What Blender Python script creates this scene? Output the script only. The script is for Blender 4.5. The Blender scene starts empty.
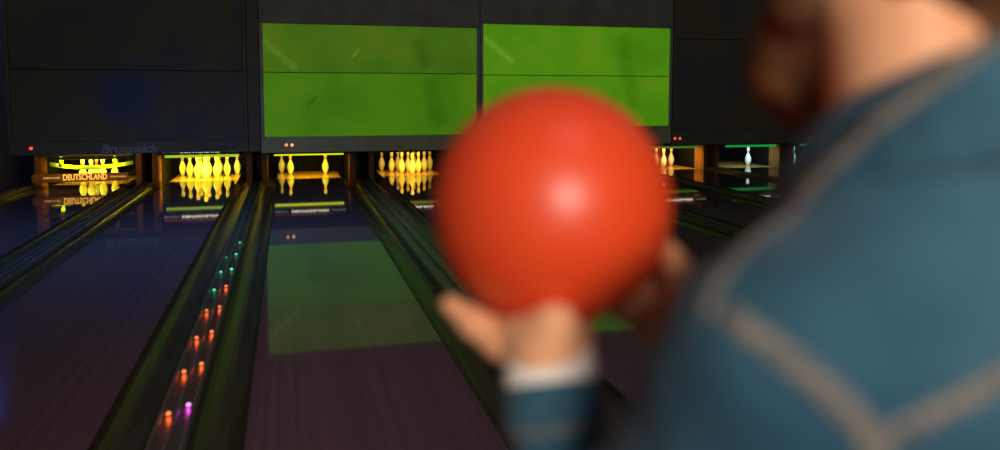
import bpy, bmesh, math, random
import numpy as np
from mathutils import Vector, Matrix
random.seed(4)
SC = bpy.context.scene
COL = SC.collection

# ------------------------------------------------------------------ camera, world, key light, exposure
F_PX, YAW, PITCH, ROLL, CY = 780.0, 0.265, 0.075, 0.002, 150.0
CAM = np.array([-0.326, 0.0, 1.478])
FWD = np.array([math.sin(YAW) * math.cos(PITCH), math.cos(YAW) * math.cos(PITCH), -math.sin(PITCH)])
RGT = np.array([math.cos(YAW), -math.sin(YAW), 0.0])
UPV = np.cross(RGT, FWD)
RGT, UPV = math.cos(ROLL) * RGT + math.sin(ROLL) * UPV, -math.sin(ROLL) * RGT + math.cos(ROLL) * UPV
cd = bpy.data.cameras.new('camera')
cam = bpy.data.objects.new('camera', cd)
COL.objects.link(cam)
cam.matrix_world = Matrix(((RGT[0], UPV[0], -FWD[0], CAM[0]), (RGT[1], UPV[1], -FWD[1], CAM[1]),
                           (RGT[2], UPV[2], -FWD[2], CAM[2]), (0, 0, 0, 1)))
cd.sensor_fit = 'HORIZONTAL'
cd.sensor_width = 36.0
cd.lens = F_PX / 1000 * 36
cd.shift_y = (CY - 225) / 1000
cd.clip_start, cd.clip_end = 0.02, 100
cd.dof.use_dof = True
cd.dof.focus_distance = 13.2
cd.dof.aperture_fstop = 1.55
SC.camera = cam

def ray(px, py):
    return FWD + RGT * (px - 500) / F_PX - UPV * (py - CY) / F_PX
def W(px, py, z):            # a point at distance z along the optical axis
    return CAM + ray(px, py) * z
def atY(px, py, Y):
    d = ray(px, py)
    return CAM + d * ((Y - CAM[1]) / d[1])
def atZ(px, py, Z):
    d = ray(px, py)
    return CAM + d * ((Z - CAM[2]) / d[2])

world = bpy.data.worlds.new('world')
SC.world = world
world.use_nodes = True
bg = world.node_tree.nodes['Background']
bg.inputs[0].default_value = (0.95, 1.0, 0.90, 1)
bg.inputs[1].default_value = 0.080

def area(name, loc, target, size, power, color, size_y=None):
    l = bpy.data.lights.new(name, 'AREA')
    l.energy, l.color, l.size = power, color, size
    if size_y:
        l.shape, l.size_y = 'RECTANGLE', size_y
    o = bpy.data.objects.new(name, l)
    COL.objects.link(o)
    o.location = loc
    o.rotation_euler = (Vector(target) - Vector(loc)).to_track_quat('-Z', 'Y').to_euler()
    return o
# the key lamp behind the camera, set from the ball's highlight, and the blue wash along the left wall
key_pos = CAM + RGT * 0.50 + UPV * 0.45 - FWD * 1.55
area('key_lamp', key_pos, W(600, 200, 0.7), 0.6, 48, (1.0, 0.86, 0.72))
area('blue_wall_lamp', (-4.25, 12.7, 3.3), (-4.6, 13.6, 2.4), 0.3, 6, (0.05, 0.2, 1.0))
area('blue_lane_lamp', (-1.8, 8.0, 4.2), (-1.6, 8.5, 0), 2.4, 44, (0.10, 0.33, 1.0)).data.spread = 1.7
area('near_lane_fill', (0.2, 1.2, 3.7), (-.2, 4.4, 0), 0.8, 11, (1.0, 0.60, 0.72), 3.0).data.spread = 1.25  # unseen pinkish fill, added to brighten the near lanes
SC.view_settings.view_transform = 'Standard'
SC.view_settings.look = 'None'
SC.view_settings.exposure = 0.0
SC.view_settings.gamma = 1.0
SC.view_settings.use_curve_mapping = False
SC.cycles.use_denoising = True
SC.cycles.max_bounces = 8
SC.cycles.caustics_reflective = False
SC.cycles.sample_clamp_indirect = 4.0

# ------------------------------------------------------------------ materials
def mat(name, color, rough=0.6, spec=0.5, metal=0.0, coat=0.0, sheen=0.0, emit=None, emit_s=0.0, sss=0.0):
    m = bpy.data.materials.new(name)
    m.use_nodes = True
    b = m.node_tree.nodes['Principled BSDF']
    b.inputs['Base Color'].default_value = (*color, 1)
    b.inputs['Roughness'].default_value = rough
    b.inputs['Specular IOR Level'].default_value = spec
    b.inputs['Metallic'].default_value = metal
    b.inputs['Coat Weight'].default_value = coat
    b.inputs['Sheen Weight'].default_value = sheen
    b.inputs['Subsurface Weight'].default_value = sss
    if sss:
        b.inputs['Subsurface Radius'].default_value = (0.02, 0.007, 0.004)
        b.inputs['Subsurface Scale'].default_value = 0.5
    if emit:
        b.inputs['Emission Color'].default_value = (*emit, 1)
        b.inputs['Emission Strength'].default_value = emit_s
    return m
def nodes(m):
    return m.node_tree.nodes, m.node_tree.links, m.node_tree.nodes['Principled BSDF']
def noise_color(m, c0, c1, scale, stretch=(1, 1, 1), detail=4, lo=0.35, hi=0.65, bump=0.0, sock='Base Color', rough=None):
    n, l, b = nodes(m)
    tc = n.new('ShaderNodeTexCoord')
    mp = n.new('ShaderNodeMapping')
    mp.inputs['Scale'].default_value = stretch
    tx = n.new('ShaderNodeTexNoise')
    tx.inputs['Scale'].default_value = scale
    tx.inputs['Detail'].default_value = detail
    cr = n.new('ShaderNodeValToRGB')
    cr.color_ramp.elements[0].position, cr.color_ramp.elements[1].position = lo, hi
    cr.color_ramp.elements[0].color, cr.color_ramp.elements[1].color = (*c0, 1), (*c1, 1)
    l.new(tc.outputs['Object'], mp.inputs[0])
    l.new(mp.outputs[0], tx.inputs['Vector'])
    l.new(tx.outputs['Fac'], cr.inputs[0])
    l.new(cr.outputs[0], b.inputs[sock])
    if bump:
        bp = n.new('ShaderNodeBump')
        bp.inputs['Strength'].default_value = bump
        bp.inputs['Distance'].default_value = 0.004
        l.new(tx.outputs['Fac'], bp.inputs['Height'])
        l.new(bp.outputs[0], b.inputs['Normal'])
    return m

def lane_material(name, c0, c1):
    m = mat(name, c0, 0.075, 0.85)
    n, l, b = nodes(m)
    tc = n.new('ShaderNodeTexCoord')
    sx = n.new('ShaderNodeSeparateXYZ')
    l.new(tc.outputs['Object'], sx.inputs[0])
    mul = n.new('ShaderNodeMath'); mul.operation = 'MULTIPLY'; mul.inputs[1].default_value = 37.0
    fl = n.new('ShaderNodeMath'); fl.operation = 'FLOOR'
    l.new(sx.outputs[0], mul.inputs[0]); l.new(mul.outputs[0], fl.inputs[0])
    wn = n.new('ShaderNodeTexWhiteNoise'); wn.noise_dimensions = '1D'
    l.new(fl.outputs[0], wn.inputs['W'])
    mp = n.new('ShaderNodeMapping'); mp.inputs['Scale'].default_value = (60, 1.5, 1)
    tx = n.new('ShaderNodeTexNoise'); tx.inputs['Scale'].default_value = 1.0; tx.inputs['Detail'].default_value = 5
    l.new(tc.outputs['Object'], mp.inputs[0]); l.new(mp.outputs[0], tx.inputs['Vector'])
    av = n.new('ShaderNodeMath'); av.operation = 'ADD'
    sc = n.new('ShaderNodeMath'); sc.operation = 'MULTIPLY'; sc.inputs[1].default_value = 0.5
    l.new(wn.outputs['Value'], av.inputs[0]); l.new(tx.outputs['Fac'], av.inputs[1]); l.new(av.outputs[0], sc.inputs[0])
    cr = n.new('ShaderNodeValToRGB')
    cr.color_ramp.elements[0].color, cr.color_ramp.elements[1].color = (*c0, 1), (*c1, 1)
    cr.color_ramp.elements[0].position, cr.color_ramp.elements[1].position = 0.2, 0.8
    l.new(sc.outputs[0], cr.inputs[0]); l.new(cr.outputs[0], b.inputs['Base Color'])
    # oil wiped unevenly: a slightly varying gloss
    t2 = n.new('ShaderNodeTexNoise'); t2.inputs['Scale'].default_value = 2.2
    l.new(tc.outputs['Object'], t2.inputs['Vector'])
    mr = n.new('ShaderNodeMapRange'); mr.inputs['To Min'].default_value = 0.025; mr.inputs['To Max'].default_value = 0.055
    l.new(t2.outputs['Fac'], mr.inputs[0]); l.new(mr.outputs[0], b.inputs['Roughness'])
    return m

M = {}
M['lane'] = lane_material('lane_wood', (0.090, 0.057, 0.066), (0.112, 0.074, 0.085))
M['gutter'] = noise_color(mat('gutter_plastic', (0.05, 0.05, 0.04), 0.26, 0.35), (0.030, 0.029, 0.014), (0.05, 0.047, 0.026), 6, (4, .3, 4))
M['cap'] = noise_color(mat('capping', (0.06, 0.055, 0.045), 0.3, 0.5), (0.04, 0.036, 0.024), (0.065, 0.057, 0.038), 5, (5, .4, 5))
M['capridge'] = mat('capping_ridge', (0.09, 0.09, 0.085), 0.28, 0.5)
M['approach'] = noise_color(mat('approach_wood', (0.2, 0.12, 0.08), 0.25), (0.15, 0.09, 0.06), (0.24, 0.15, 0.1), 3, (10, .6, 1))
M['concrete'] = noise_color(mat('dark_floor', (0.05, 0.05, 0.05), 0.8), (0.03, 0.03, 0.03), (0.06, 0.06, 0.055), 4)
M['darkwall'] = noise_color(mat('dark_wall', (0.1, 0.1, 0.09), 0.85), (0.08, 0.08, 0.07), (0.12, 0.115, 0.1), 3)
M['bluewall'] = noise_color(mat('wall_paint', (0.1, 0.12, 0.2), 0.8), (0.08, 0.10, 0.18), (0.13, 0.15, 0.25), 3)
M['frame'] = noise_color(mat('mask_frame', (0.42, 0.46, 0.34), 0.55), (0.38, 0.39, 0.22), (0.46, 0.475, 0.28), 3)
M['header'] = noise_color(mat('mask_header', (0.25, 0.23, 0.22), 0.7), (0.22, 0.20, 0.195), (0.29, 0.27, 0.255), 3)
M['post'] = noise_color(mat('mask_post', (0.3, 0.3, 0.36), 0.45), (0.26, 0.26, 0.31), (0.34, 0.34, 0.41), 4)
M['darkframe'] = noise_color(mat('dark_mask_frame', (0.12, 0.11, 0.09), 0.7), (0.12, 0.11, 0.075), (0.155, 0.14, 0.095), 3)
M['kick'] = noise_color(mat('kickback_wood', (0.4, 0.16, 0.05), 0.5), (0.30, 0.10, 0.03), (0.50, 0.20, 0.06), 3, (8, 8, .8))
M['pit'] = mat('pit_curtain', (0.008, 0.008, 0.008), 0.95, 0.1)
M['pin'] = mat('pin_plastic', (0.86, 0.85, 0.8), 0.25, 0.5, coat=0.3)
M['stripe'] = mat('pin_stripe', (0.7, 0.03, 0.02), 0.35)
M['metal'] = mat('dark_metal', (0.14, 0.14, 0.13), 0.45, metal=0.6)
M['greenmetal'] = mat('green_bar', (0.35, 0.55, 0.06), 0.4)
M['board'] = noise_color(mat('sweep_board', (0.3, 0.14, 0.05), 0.5), (0.24, 0.10, 0.035), (0.36, 0.17, 0.06), 4)
M['sweepdark'] = mat('raised_sweep', (0.05, 0.045, 0.04), 0.6)
def emitter(name, c, s):
    return mat(name, (0.02, 0.02, 0.02), 0.5, emit=c, emit_s=s)

def screen_material(name, base, warm, strength, seed):  # emission put in for the green light on the mask
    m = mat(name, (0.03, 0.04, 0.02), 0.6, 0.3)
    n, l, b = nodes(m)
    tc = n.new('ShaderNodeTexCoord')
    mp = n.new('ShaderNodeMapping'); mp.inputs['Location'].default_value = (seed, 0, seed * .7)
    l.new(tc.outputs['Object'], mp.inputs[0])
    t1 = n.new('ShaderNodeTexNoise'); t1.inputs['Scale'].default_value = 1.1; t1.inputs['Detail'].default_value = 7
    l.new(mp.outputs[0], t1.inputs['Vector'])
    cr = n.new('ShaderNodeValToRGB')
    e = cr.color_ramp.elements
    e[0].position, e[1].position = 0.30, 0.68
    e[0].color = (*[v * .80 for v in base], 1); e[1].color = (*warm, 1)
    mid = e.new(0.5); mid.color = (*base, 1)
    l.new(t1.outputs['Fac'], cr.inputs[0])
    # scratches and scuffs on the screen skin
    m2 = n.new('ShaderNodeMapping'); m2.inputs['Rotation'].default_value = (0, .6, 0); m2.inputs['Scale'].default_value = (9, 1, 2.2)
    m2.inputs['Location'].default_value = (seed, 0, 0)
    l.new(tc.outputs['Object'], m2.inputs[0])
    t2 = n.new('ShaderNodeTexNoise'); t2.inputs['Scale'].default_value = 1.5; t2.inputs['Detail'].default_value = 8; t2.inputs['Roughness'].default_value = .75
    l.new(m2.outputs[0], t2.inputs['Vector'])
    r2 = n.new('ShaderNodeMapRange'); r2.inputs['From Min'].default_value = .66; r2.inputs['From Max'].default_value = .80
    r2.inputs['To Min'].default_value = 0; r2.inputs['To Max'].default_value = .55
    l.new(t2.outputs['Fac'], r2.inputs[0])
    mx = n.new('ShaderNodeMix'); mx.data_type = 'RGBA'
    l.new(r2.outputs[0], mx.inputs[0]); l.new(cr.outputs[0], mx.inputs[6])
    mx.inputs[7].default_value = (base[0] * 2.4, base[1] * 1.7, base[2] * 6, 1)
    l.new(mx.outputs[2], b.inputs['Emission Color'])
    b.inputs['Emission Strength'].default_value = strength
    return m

# ------------------------------------------------------------------ object helpers
def tag(o, label=None, cat=None, group=None, kind=None):
    for k, v in (('label', label), ('category', cat), ('group', group), ('kind', kind)):
        if v:
            o[k] = v
    return o
def empty(name, loc=(0, 0, 0), label=None, cat=None, group=None):
    o = bpy.data.objects.new(name, None)
    o.empty_display_size = 0.05
    COL.objects.link(o)
    o.location = loc
    return tag(o, label, cat, group)
def link(name, me, m, parent=None, world_coords=True):
    o = bpy.data.objects.new(name, me)
    if m:
        me.materials.append(m)
    COL.objects.link(o)
    if parent:
        o.parent = parent
        if world_coords:                                    # mesh coordinates are world coordinates
            o.matrix_parent_inverse = Matrix.Translation(-Vector(parent.location))
    return o
def from_bm(name, bm, m, parent=None, smooth=False, world_coords=True):
    bmesh.ops.recalc_face_normals(bm, faces=bm.faces)
    me = bpy.data.meshes.new(name)
    bm.to_mesh(me); bm.free()
    if smooth:
        me.polygons.foreach_set('use_smooth', [True] * len(me.polygons))
    return link(name, me, m, parent, world_coords)
def box(bm, lo, hi, bevel=0.0):
    v = [bm.verts.new((x, y, z)) for x in (lo[0], hi[0]) for y in (lo[1], hi[1]) for z in (lo[2], hi[2])]
    fs = [bm.faces.new([v[i] for i in q]) for q in ((0, 1, 3, 2), (4, 6, 7, 5), (0, 4, 5, 1), (2, 3, 7, 6), (0, 2, 6, 4), (1, 5, 7, 3))]
    if bevel:
        es = list({e for f in fs for e in f.edges})
        bmesh.ops.bevel(bm, geom=es, offset=bevel, segments=2, affect='EDGES', profile=0.6)
    return bm
def boxo(name, lo, hi, m, parent=None, bevel=0.004):
    return from_bm(name, box(bmesh.new(), lo, hi, bevel), m, parent)
def extrude_y(bm, prof, y0, y1, closed=True):
    a = [bm.verts.new((x, y0, z)) for x, z in prof]
    b = [bm.verts.new((x, y1, z)) for x, z in prof]
    n = len(prof)
    for i in range(n if closed else n - 1):
        bm.faces.new((a[i], a[(i + 1) % n], b[(i + 1) % n], b[i]))
    if closed:
        bm.faces.new(a[::-1]); bm.faces.new(b)
    return bm
def cyl(bm, p0, p1, r0, r1=None, n=14):
    p0, p1 = Vector(p0), Vector(p1)
    r1 = r0 if r1 is None else r1
    q = (p1 - p0).to_track_quat('Z', 'Y')
    ra = [bm.verts.new(p0 + q @ Vector((r0 * math.cos(2 * math.pi * i / n), r0 * math.sin(2 * math.pi * i / n), 0))) for i in range(n)]
    rb = [bm.verts.new(p1 + q @ Vector((r1 * math.cos(2 * math.pi * i / n), r1 * math.sin(2 * math.pi * i / n), 0))) for i in range(n)]
    for i in range(n):
        bm.faces.new((ra[i], ra[(i + 1) % n], rb[(i + 1) % n], rb[i]))
    bm.faces.new(ra[::-1]); bm.faces.new(rb)
    return bm
def lathe(bm, prof, n=28, loc=(0, 0, 0)):
    rings = []
    for r, z in prof:
        if r < 1e-5:
            rings.append([bm.verts.new((loc[0], loc[1], loc[2] + z))])
        else:
            rings.append([bm.verts.new((loc[0] + r * math.cos(2 * math.pi * i / n), loc[1] + r * math.sin(2 * math.pi * i / n), loc[2] + z)) for i in range(n)])
    for a, b in zip(rings, rings[1:]):
        for i in range(n):
            j = (i + 1) % n
            if len(a) == 1 and len(b) > 1:
                bm.faces.new((a[0], b[j], b[i]))
            elif len(b) == 1 and len(a) > 1:
                bm.faces.new((a[i], a[j], b[0]))
            elif len(a) > 1:
                bm.faces.new((a[i], a[j], b[j], b[i]))
    return bm
def text_mesh(name, body, size, loc, m, parent, width=None, shear=0.0, bold=0.0):
    cu = bpy.data.curves.new(name, 'FONT')
    cu.body, cu.size, cu.align_x, cu.align_y = body, size, 'CENTER', 'CENTER'
    cu.extrude, cu.offset, cu.shear = 0.002, bold, shear
    cu.resolution_u = 3
    o = bpy.data.objects.new(name + '_curve', cu)
    COL.objects.link(o)
    dg = bpy.context.evaluated_depsgraph_get()
    me = bpy.data.meshes.new_from_object(o.evaluated_get(dg))
    bpy.data.objects.remove(o); bpy.data.curves.remove(cu)
    xs = [v.co.x for v in me.vertices]
    k = width / (max(xs) - min(xs)) if width else 1.0
    me.transform(Matrix.Translation(Vector(loc)) @ Matrix.Rotation(math.pi / 2, 4, 'X') @ Matrix.Scale(k, 4, (1, 0, 0)))
    me.materials.clear()
    return link(name, me, m, parent)

# ------------------------------------------------------------------ setting
P = 1.68                       # lane pitch; lane 3 lies on X = 0
HW = 0.527                     # half a lane
Y0, YH, YE, YM = 2.35, 13.85, 14.75, 11.9
LX = {k: (k - 3) * P + (.08 if k == 4 else 0) for k in range(1, 10)}
YG = 13.42                     # gutters and dividers end where the pit panels begin
LNAME = {1: 'the leftmost lane', 2: 'the lane left of the coloured-light divider', 3: 'the lane right of the coloured-light divider',
         4: 'the second lane right of the coloured-light divider', 5: 'the third lane right of the coloured-light divider',
         6: 'the fourth lane right of the coloured-light divider', 7: 'the lane just right of the ball',
         8: 'the green-lit lane', 9: 'the lane beside the denim shoulder'}
fl = boxo('floor', (-6, Y0, -0.4), (14, 17, -0.16), M['concrete'], bevel=0); tag(fl, kind='structure')
ap = boxo('floor_approach', (-6, -2.5, -0.4), (14, Y0 - .006, 0.0), M['approach'], bevel=0); tag(ap, kind='structure')
wb = boxo('wall_back', (-6, 16.6, -0.4), (14, 16.75, 5.0), M['darkwall'], bevel=0); tag(wb, kind='structure')
wr = boxo('wall_right', (11.05, -2.5, -0.16), (11.2, 16.6, 5.0), M['darkwall'], bevel=0); tag(wr, kind='structure')
wl = boxo('wall_left', (-4.75, Y0, -0.16), (-4.6, 16.6, 5.0), M['bluewall'], bevel=0); tag(wl, kind='structure')

LANE_LABEL = {1: 'dark bowling lane at far left ending under the lowered lettered sweep',
              2: 'dark bluish bowling lane ending at the full yellow rack',
              3: 'bowling lane with green reflection ending at three standing pins',
              4: 'bowling lane right of the three-pin lane, half covered by the ball',
              5: 'bowling lane hidden mostly behind the orange red ball',
              6: 'bowling lane crossing behind the right hand and ball',
              7: 'bowling lane ending at pins just right of the ball',
              8: 'bowling lane ending at a lone pale pin under green light',
              9: 'bowling lane running behind the denim shoulder to a cyan-lit pin'}
YD = 13.47
M['deck'] = noise_color(mat('lit_pin_deck_wood', (.5, .25, .08), .16, .5), (.42, .20, .06), (.56, .30, .10), 3, (12, .6, 1))  # lighter, more orange than the lane: tube light put into the wood colour
M['edge'] = mat('edge_glint_paint', (.7, .42, .12), .35, .5)  # bright colour for the reflected highlight along the deck's front edge
M['shaded_rear'] = mat('shaded_side_plate', (.018, .015, .012), .85, .1)  # near-black, shade of the pit's unlit depth put into the colour
for k, x in LX.items():
    e = empty('bowling_lane', (x, Y0, 0), LANE_LABEL[k], 'bowling lane', 'bowling lanes side by side')
    bm = box(bmesh.new(), (x - HW, Y0, -0.06), (x + HW, YD - .031, 0.0))
    from_bm('lane_bed', bm, M['lane'], e)
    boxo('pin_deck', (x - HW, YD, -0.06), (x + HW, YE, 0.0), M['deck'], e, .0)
    boxo('deck_edge_glint', (x - HW, YD - .03, -0.06), (x + HW, YD - .001, 0.0), M['edge'], e, .0)  # strip added to draw the highlight at the deck front
    for s in (-1, 1):
        prof = []
        n = 12
        c = x + s * (HW + 0.1175)
        for i in range(n + 1):
            a = math.pi * i / n
            prof.append((c + 0.1150 * math.cos(a), -0.012 - 0.085 * math.sin(a)))
        outer = [(px + 0, pz - 0.012) for px, pz in prof[::-1]]
        bm = extrude_y(bmesh.new(), prof + outer, Y0, YG)
        from_bm('gutter', bm, M['gutter'], e, smooth=False)

# dividers (capping) between lanes
RED, GRN, MAG = (1.0, 0.10, 0.015), (0.02, 0.85, 0.35), (0.9, 0.05, 0.75)
DIV_LABEL = {0: 'dark divider strip at far left beside the leftmost lane', 1: 'dark divider strip between the leftmost lane and the full rack lane',
             2: 'lane divider strip carrying two rows of red and green lights', 3: 'dark ribbed divider right of the three-pin lane',
             4: 'dark divider strip running behind the ball', 5: 'dark divider strip under the ball and hands',
             6: 'dark divider strip left of the lane beside the ball', 7: 'dark divider strip left of the green-lit lane',
             8: 'dark divider strip right of the green-lit lane'}
E_MAT = {}
def led_mat(c, s):
    key = (c, round(s, 2))
    if key not in E_MAT:
        E_MAT[key] = emitter('indicator_glow', c, s)
    return E_MAT[key]
for k in range(0, 9):
    xa = (LX[k] if k else LX[1] - P) + HW + 0.235
    xb = LX[k + 1] - HW - 0.235
    x, hw = (xa + xb) / 2, (xb - xa) / 2
    e = empty('lane_divider', (x, Y0, 0), DIV_LABEL[k], 'lane divider', 'divider strips between lanes')
    prof = [(x - hw, -0.14), (x + hw, -0.14), (x + hw, -0.005), (x + hw - .01, 0.006), (x - hw + .01, 0.006), (x - hw, -0.005)]
    from_bm('capping', extrude_y(bmesh.new(), prof, Y0, YG), M['cap'], e)
    for dx in (-hw + .012, 0.0, hw - .012):
        prof = [(x + dx - .009, 0.004), (x + dx + .009, 0.004), (x + dx + .006, 0.027), (x + dx - .006, 0.027)]
        from_bm('ridge', extrude_y(bmesh.new(), prof, Y0, YG), M['capridge'], e)
    if k == 2:
        rows = [(-1, [(163, 413, RED, 1), (179, 371, RED, 1), (193, 337, RED, .9), (204, 310, RED, .7), (211, 289.5, GRN, .8), (218, 271.5, GRN, .7), (224, 257, GRN, .2)]),
                (1, [(186.5, 404, MAG, 1), (199.5, 363, RED, 1), (209.5, 331, RED, .9), (217.6, 306, RED, .7), (224.5, 285.5, RED, .8), (230, 268.5, GRN, 1), (235, 253.7, GRN, .8), (238.7, 242, GRN, .5)])]
        for s, leds in rows:
            for px, py, c, amt in leds:
                q = atZ(px, py, 0.014)
                lx = x + s * 0.038
                bm = bmesh.new()
                bmesh.ops.create_uvsphere(bm, u_segments=12, v_segments=8, radius=1.0)
                bmesh.ops.transform(bm, matrix=Matrix.Translation((lx, q[1], 0.008)) @ Matrix.Diagonal((0.012, 0.017, 0.011, 1)), verts=bm.verts)
                hot = {RED: (1.0, .24, .06), GRN: (.10, .9, .42), MAG: (.95, .35, 1.0)}[c]
                from_bm('indicator_light', bm, led_mat(hot, 1.3 * amt), e, smooth=True)
                l = bpy.data.lights.new('indicator_beam', 'SPOT')
                l.energy, l.color, l.shadow_soft_size, l.spot_size, l.spot_blend = 0.11 * amt * (1 if c != GRN else .06), c, 0.01, 1.2, 1.0
                lo = bpy.data.objects.new('indicator_beam', l)
                COL.objects.link(lo)
                lo.location = (lx, q[1] + 0.004, 0.036)
                lo.rotation_euler = Vector((0, -1.0, -0.42)).to_track_quat('-Z', 'Y').to_euler()
                lo.parent = e; lo.matrix_parent_inverse = Matrix.Translation(-e.location)
    if k == 6:
        for px, py in ((719, 196), (725, 196)):
            q = atZ(px, py, .01)
            bm = bmesh.new()
            bmesh.ops.create_uvsphere(bm, u_segments=10, v_segments=6, radius=1.0)
            bmesh.ops.transform(bm, matrix=Matrix.Translation((x + (.03 if px > 721 else -.03), q[1], 0.01)) @ Matrix.Diagonal((0.016, 0.022, 0.012, 1)), verts=bm.verts)
            from_bm('indicator_light', bm, led_mat((.1, .6, .5), .5), e, smooth=True)

# ------------------------------------------------------------------ masking units over the pin pits
def zat(px, py, Y=YM):
    return atY(px, py, Y)[2]
def xat(px, Y=YM, py=90):
    return atY(px, py, Y)[0]
TOPZ = 4.4
def mask_unit(label, xl, xr, zb, zfr, zmid, zt, m_header, m_up, m_lo, m_frame, m_post, lights, name_text=None, rim=.05):
    e = empty('masking_unit', ((xl + xr) / 2, YM + .1, zb), label, 'masking unit', 'masking units over the pin pits')
    th = 0.09
    boxo('bottom_frame', (xl, YM - .012, zb), (xr, YM + th, zfr), m_frame, e, .006)
    boxo('lower_screen', (xl + rim, YM, zfr + .004), (xr - rim, YM + th, zmid - .008), m_lo, e, .003)
    boxo('upper_screen', (xl + rim, YM, zmid + .008), (xr - rim, YM + th, zt - .004), m_up, e, .003)
    boxo('back_panel', (xl + .002, YM + th + .001, zb + .01), (xr - .002, YM + th + .05, TOPZ - .02), M['darkframe'], e, .003)
    boxo('header_panel', (xl, YM - .012, zt), (xr, YM + th, TOPZ), m_header, e, .006)
    for a, b in ((xl, xl + rim - .003), (xr - rim + .003, xr)):
        boxo('post', (a, YM - .02, zfr + .001), (b, YM + th, zt - .001), m_post, e, .006)
    for (lx, lz, c, s) in lights:
        bm = cyl(bmesh.new(), (lx, YM - .012, lz), (lx, YM - .03, lz), 0.030, 0.026, 16)
        h = from_bm('signal_light', bm, M['metal'], e)
        bm = lathe(bmesh.new(), [(0.024, 0), (0.022, .008), (0.014, .014), (0, .017)], 16)
        bmesh.ops.transform(bm, matrix=Matrix.Translation((lx, YM - .03, lz)) @ Matrix.Rotation(math.pi / 2, 4, 'X'), verts=bm.verts)
        from_bm('lens', bm, emitter('signal_glow', c, s), h, smooth=True)
    if name_text:
        text_mesh('lettering', *name_text, e, shear=.25, bold=.006)
    return e

G_B = screen_material('green_lit_mask', (0.048, 0.160, 0.002), (0.082, 0.168, 0.003), 1.0, 1.3)
G_B2 = screen_material('green_lit_mask_upper', (0.046, 0.128, 0.004), (0.075, 0.132, 0.006), 1.0, 3.1)
G_C = screen_material('bright_green_lit_mask', (0.060, 0.215, 0.003), (0.10, 0.225, 0.004), 1.0, 1.3)
def dark_screen(name, seed):
    m = mat(name, (0.16, 0.165, 0.15), 0.7, 0.3)
    n, l, b = nodes(m)
    tc = n.new('ShaderNodeTexCoord')
    mp = n.new('ShaderNodeMapping'); mp.inputs['Location'].default_value = (seed, 0, seed)
    l.new(tc.outputs['Object'], mp.inputs[0])
    # a printed space-like picture: rings of deep blue round a blue disc on black-brown
    g = n.new('ShaderNodeTexNoise'); g.inputs['Scale'].default_value = .8; g.inputs['Detail'].default_value = 4; g.inputs['Distortion'].default_value = 1.2
    l.new(mp.outputs[0], g.inputs['Vector'])
    cr = n.new('ShaderNodeValToRGB')
    cr.color_ramp.elements[0].position, cr.color_ramp.elements[1].position = .42, .72
    cr.color_ramp.elements[0].color = (.15, .135, .085, 1); cr.color_ramp.elements[1].color = (.08, .10, .17, 1)
    l.new(g.outputs['Fac'], cr.inputs[0]); l.new(cr.outputs[0], b.inputs['Base Color'])
    return m
D_A = dark_screen('printed_dark_screen', 0.4)
D_D = dark_screen('printed_dark_screen', 7.7)
# the blue disc printed on the left unit's screen
def add_disc(m, cx, cz, r, col):
    n, l, b = nodes(m)
    tc = n.new('ShaderNodeTexCoord')
    vm = n.new('ShaderNodeVectorMath'); vm.operation = 'DISTANCE'
    mp = n.new('ShaderNodeMapping'); mp.vector_type = 'POINT'; mp.inputs['Scale'].default_value = (1, 0, 1)
    l.new(tc.outputs['Object'], mp.inputs[0]); l.new(mp.outputs[0], vm.inputs[0])
    vm.inputs[1].default_value = (cx, 0, cz)
    mr = n.new('ShaderNodeMapRange'); mr.interpolation_type = 'SMOOTHSTEP'
    mr.inputs['From Min'].default_value = r * .15; mr.inputs['From Max'].default_value = r
    mr.inputs['To Min'].default_value = 1; mr.inputs['To Max'].default_value = 0
    l.new(vm.outputs['Value'], mr.inputs[0])
    old = b.inputs['Base Color'].links[0].from_socket
    mx = n.new('ShaderNodeMix'); mx.data_type = 'RGBA'
    l.new(mr.outputs[0], mx.inputs[0]); l.new(old, mx.inputs[6]); mx.inputs[7].default_value = (*col, 1)
    l.new(mx.outputs[2], b.inputs['Base Color'])
q = atY(124, 92, YM)
add_disc(D_A, q[0], q[2], 0.62, (.06, .10, .22))

dot = lambda px, py: (atY(px, py, YM - .03)[0], atY(px, py, YM - .03)[2])
xA0, xA1, xB0, xB1, xC0, xC1, xD1 = xat(6), xat(247), xat(261) - .012, xat(479.6), xat(480), xat(671.6), 9.24
ORG, RDC = (1.0, .30, .12), (1.0, .10, .07)
zA = zat(130, 153.5)
q0 = atY(129, 149, YM - .014)
mask_unit('dark blue-black masking unit at far left with faint maker lettering', xA0, xA1, zA, zat(130, 141), zat(150, 70.5), 3.3,
          M['darkframe'], D_A, D_A, M['darkframe'], M['darkframe'], [(*dot(31, 148.5), RDC, 1.1)],
          ('Brunswick', .17, tuple(q0), mat('lettering_grey', (.30, .31, .35), .5), ))
boxo('trim_1', (xA1 + .01, YM - .03, zA), (xB0 - .01, YM + .14, TOPZ), M['darkframe']).__setitem__('kind', 'structure')
mask_unit('green lit masking unit over the three-pin lane, left of the ball', xB0, xB1, zat(350, 151.5), zat(350, 136), zat(370, 73), zat(370, 25.5),
          M['header'], G_B2, G_B, M['frame'], M['post'], [(*dot(286.3, 145), ORG, 1.3), (*dot(292.1, 145), (1.0, .42, .25), 1.3)])
mask_unit('brighter green masking unit directly above and behind the ball', xC0 + .003, xC1, zat(600, 144.5), zat(600, 126.5), zat(576, 75.6), zat(576, 26),
          M['header'], G_C, G_C, M['frame'], M['post'], [(*dot(507, 142), ORG, 1.2), (*dot(512, 142), ORG, 1.2)])
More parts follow.
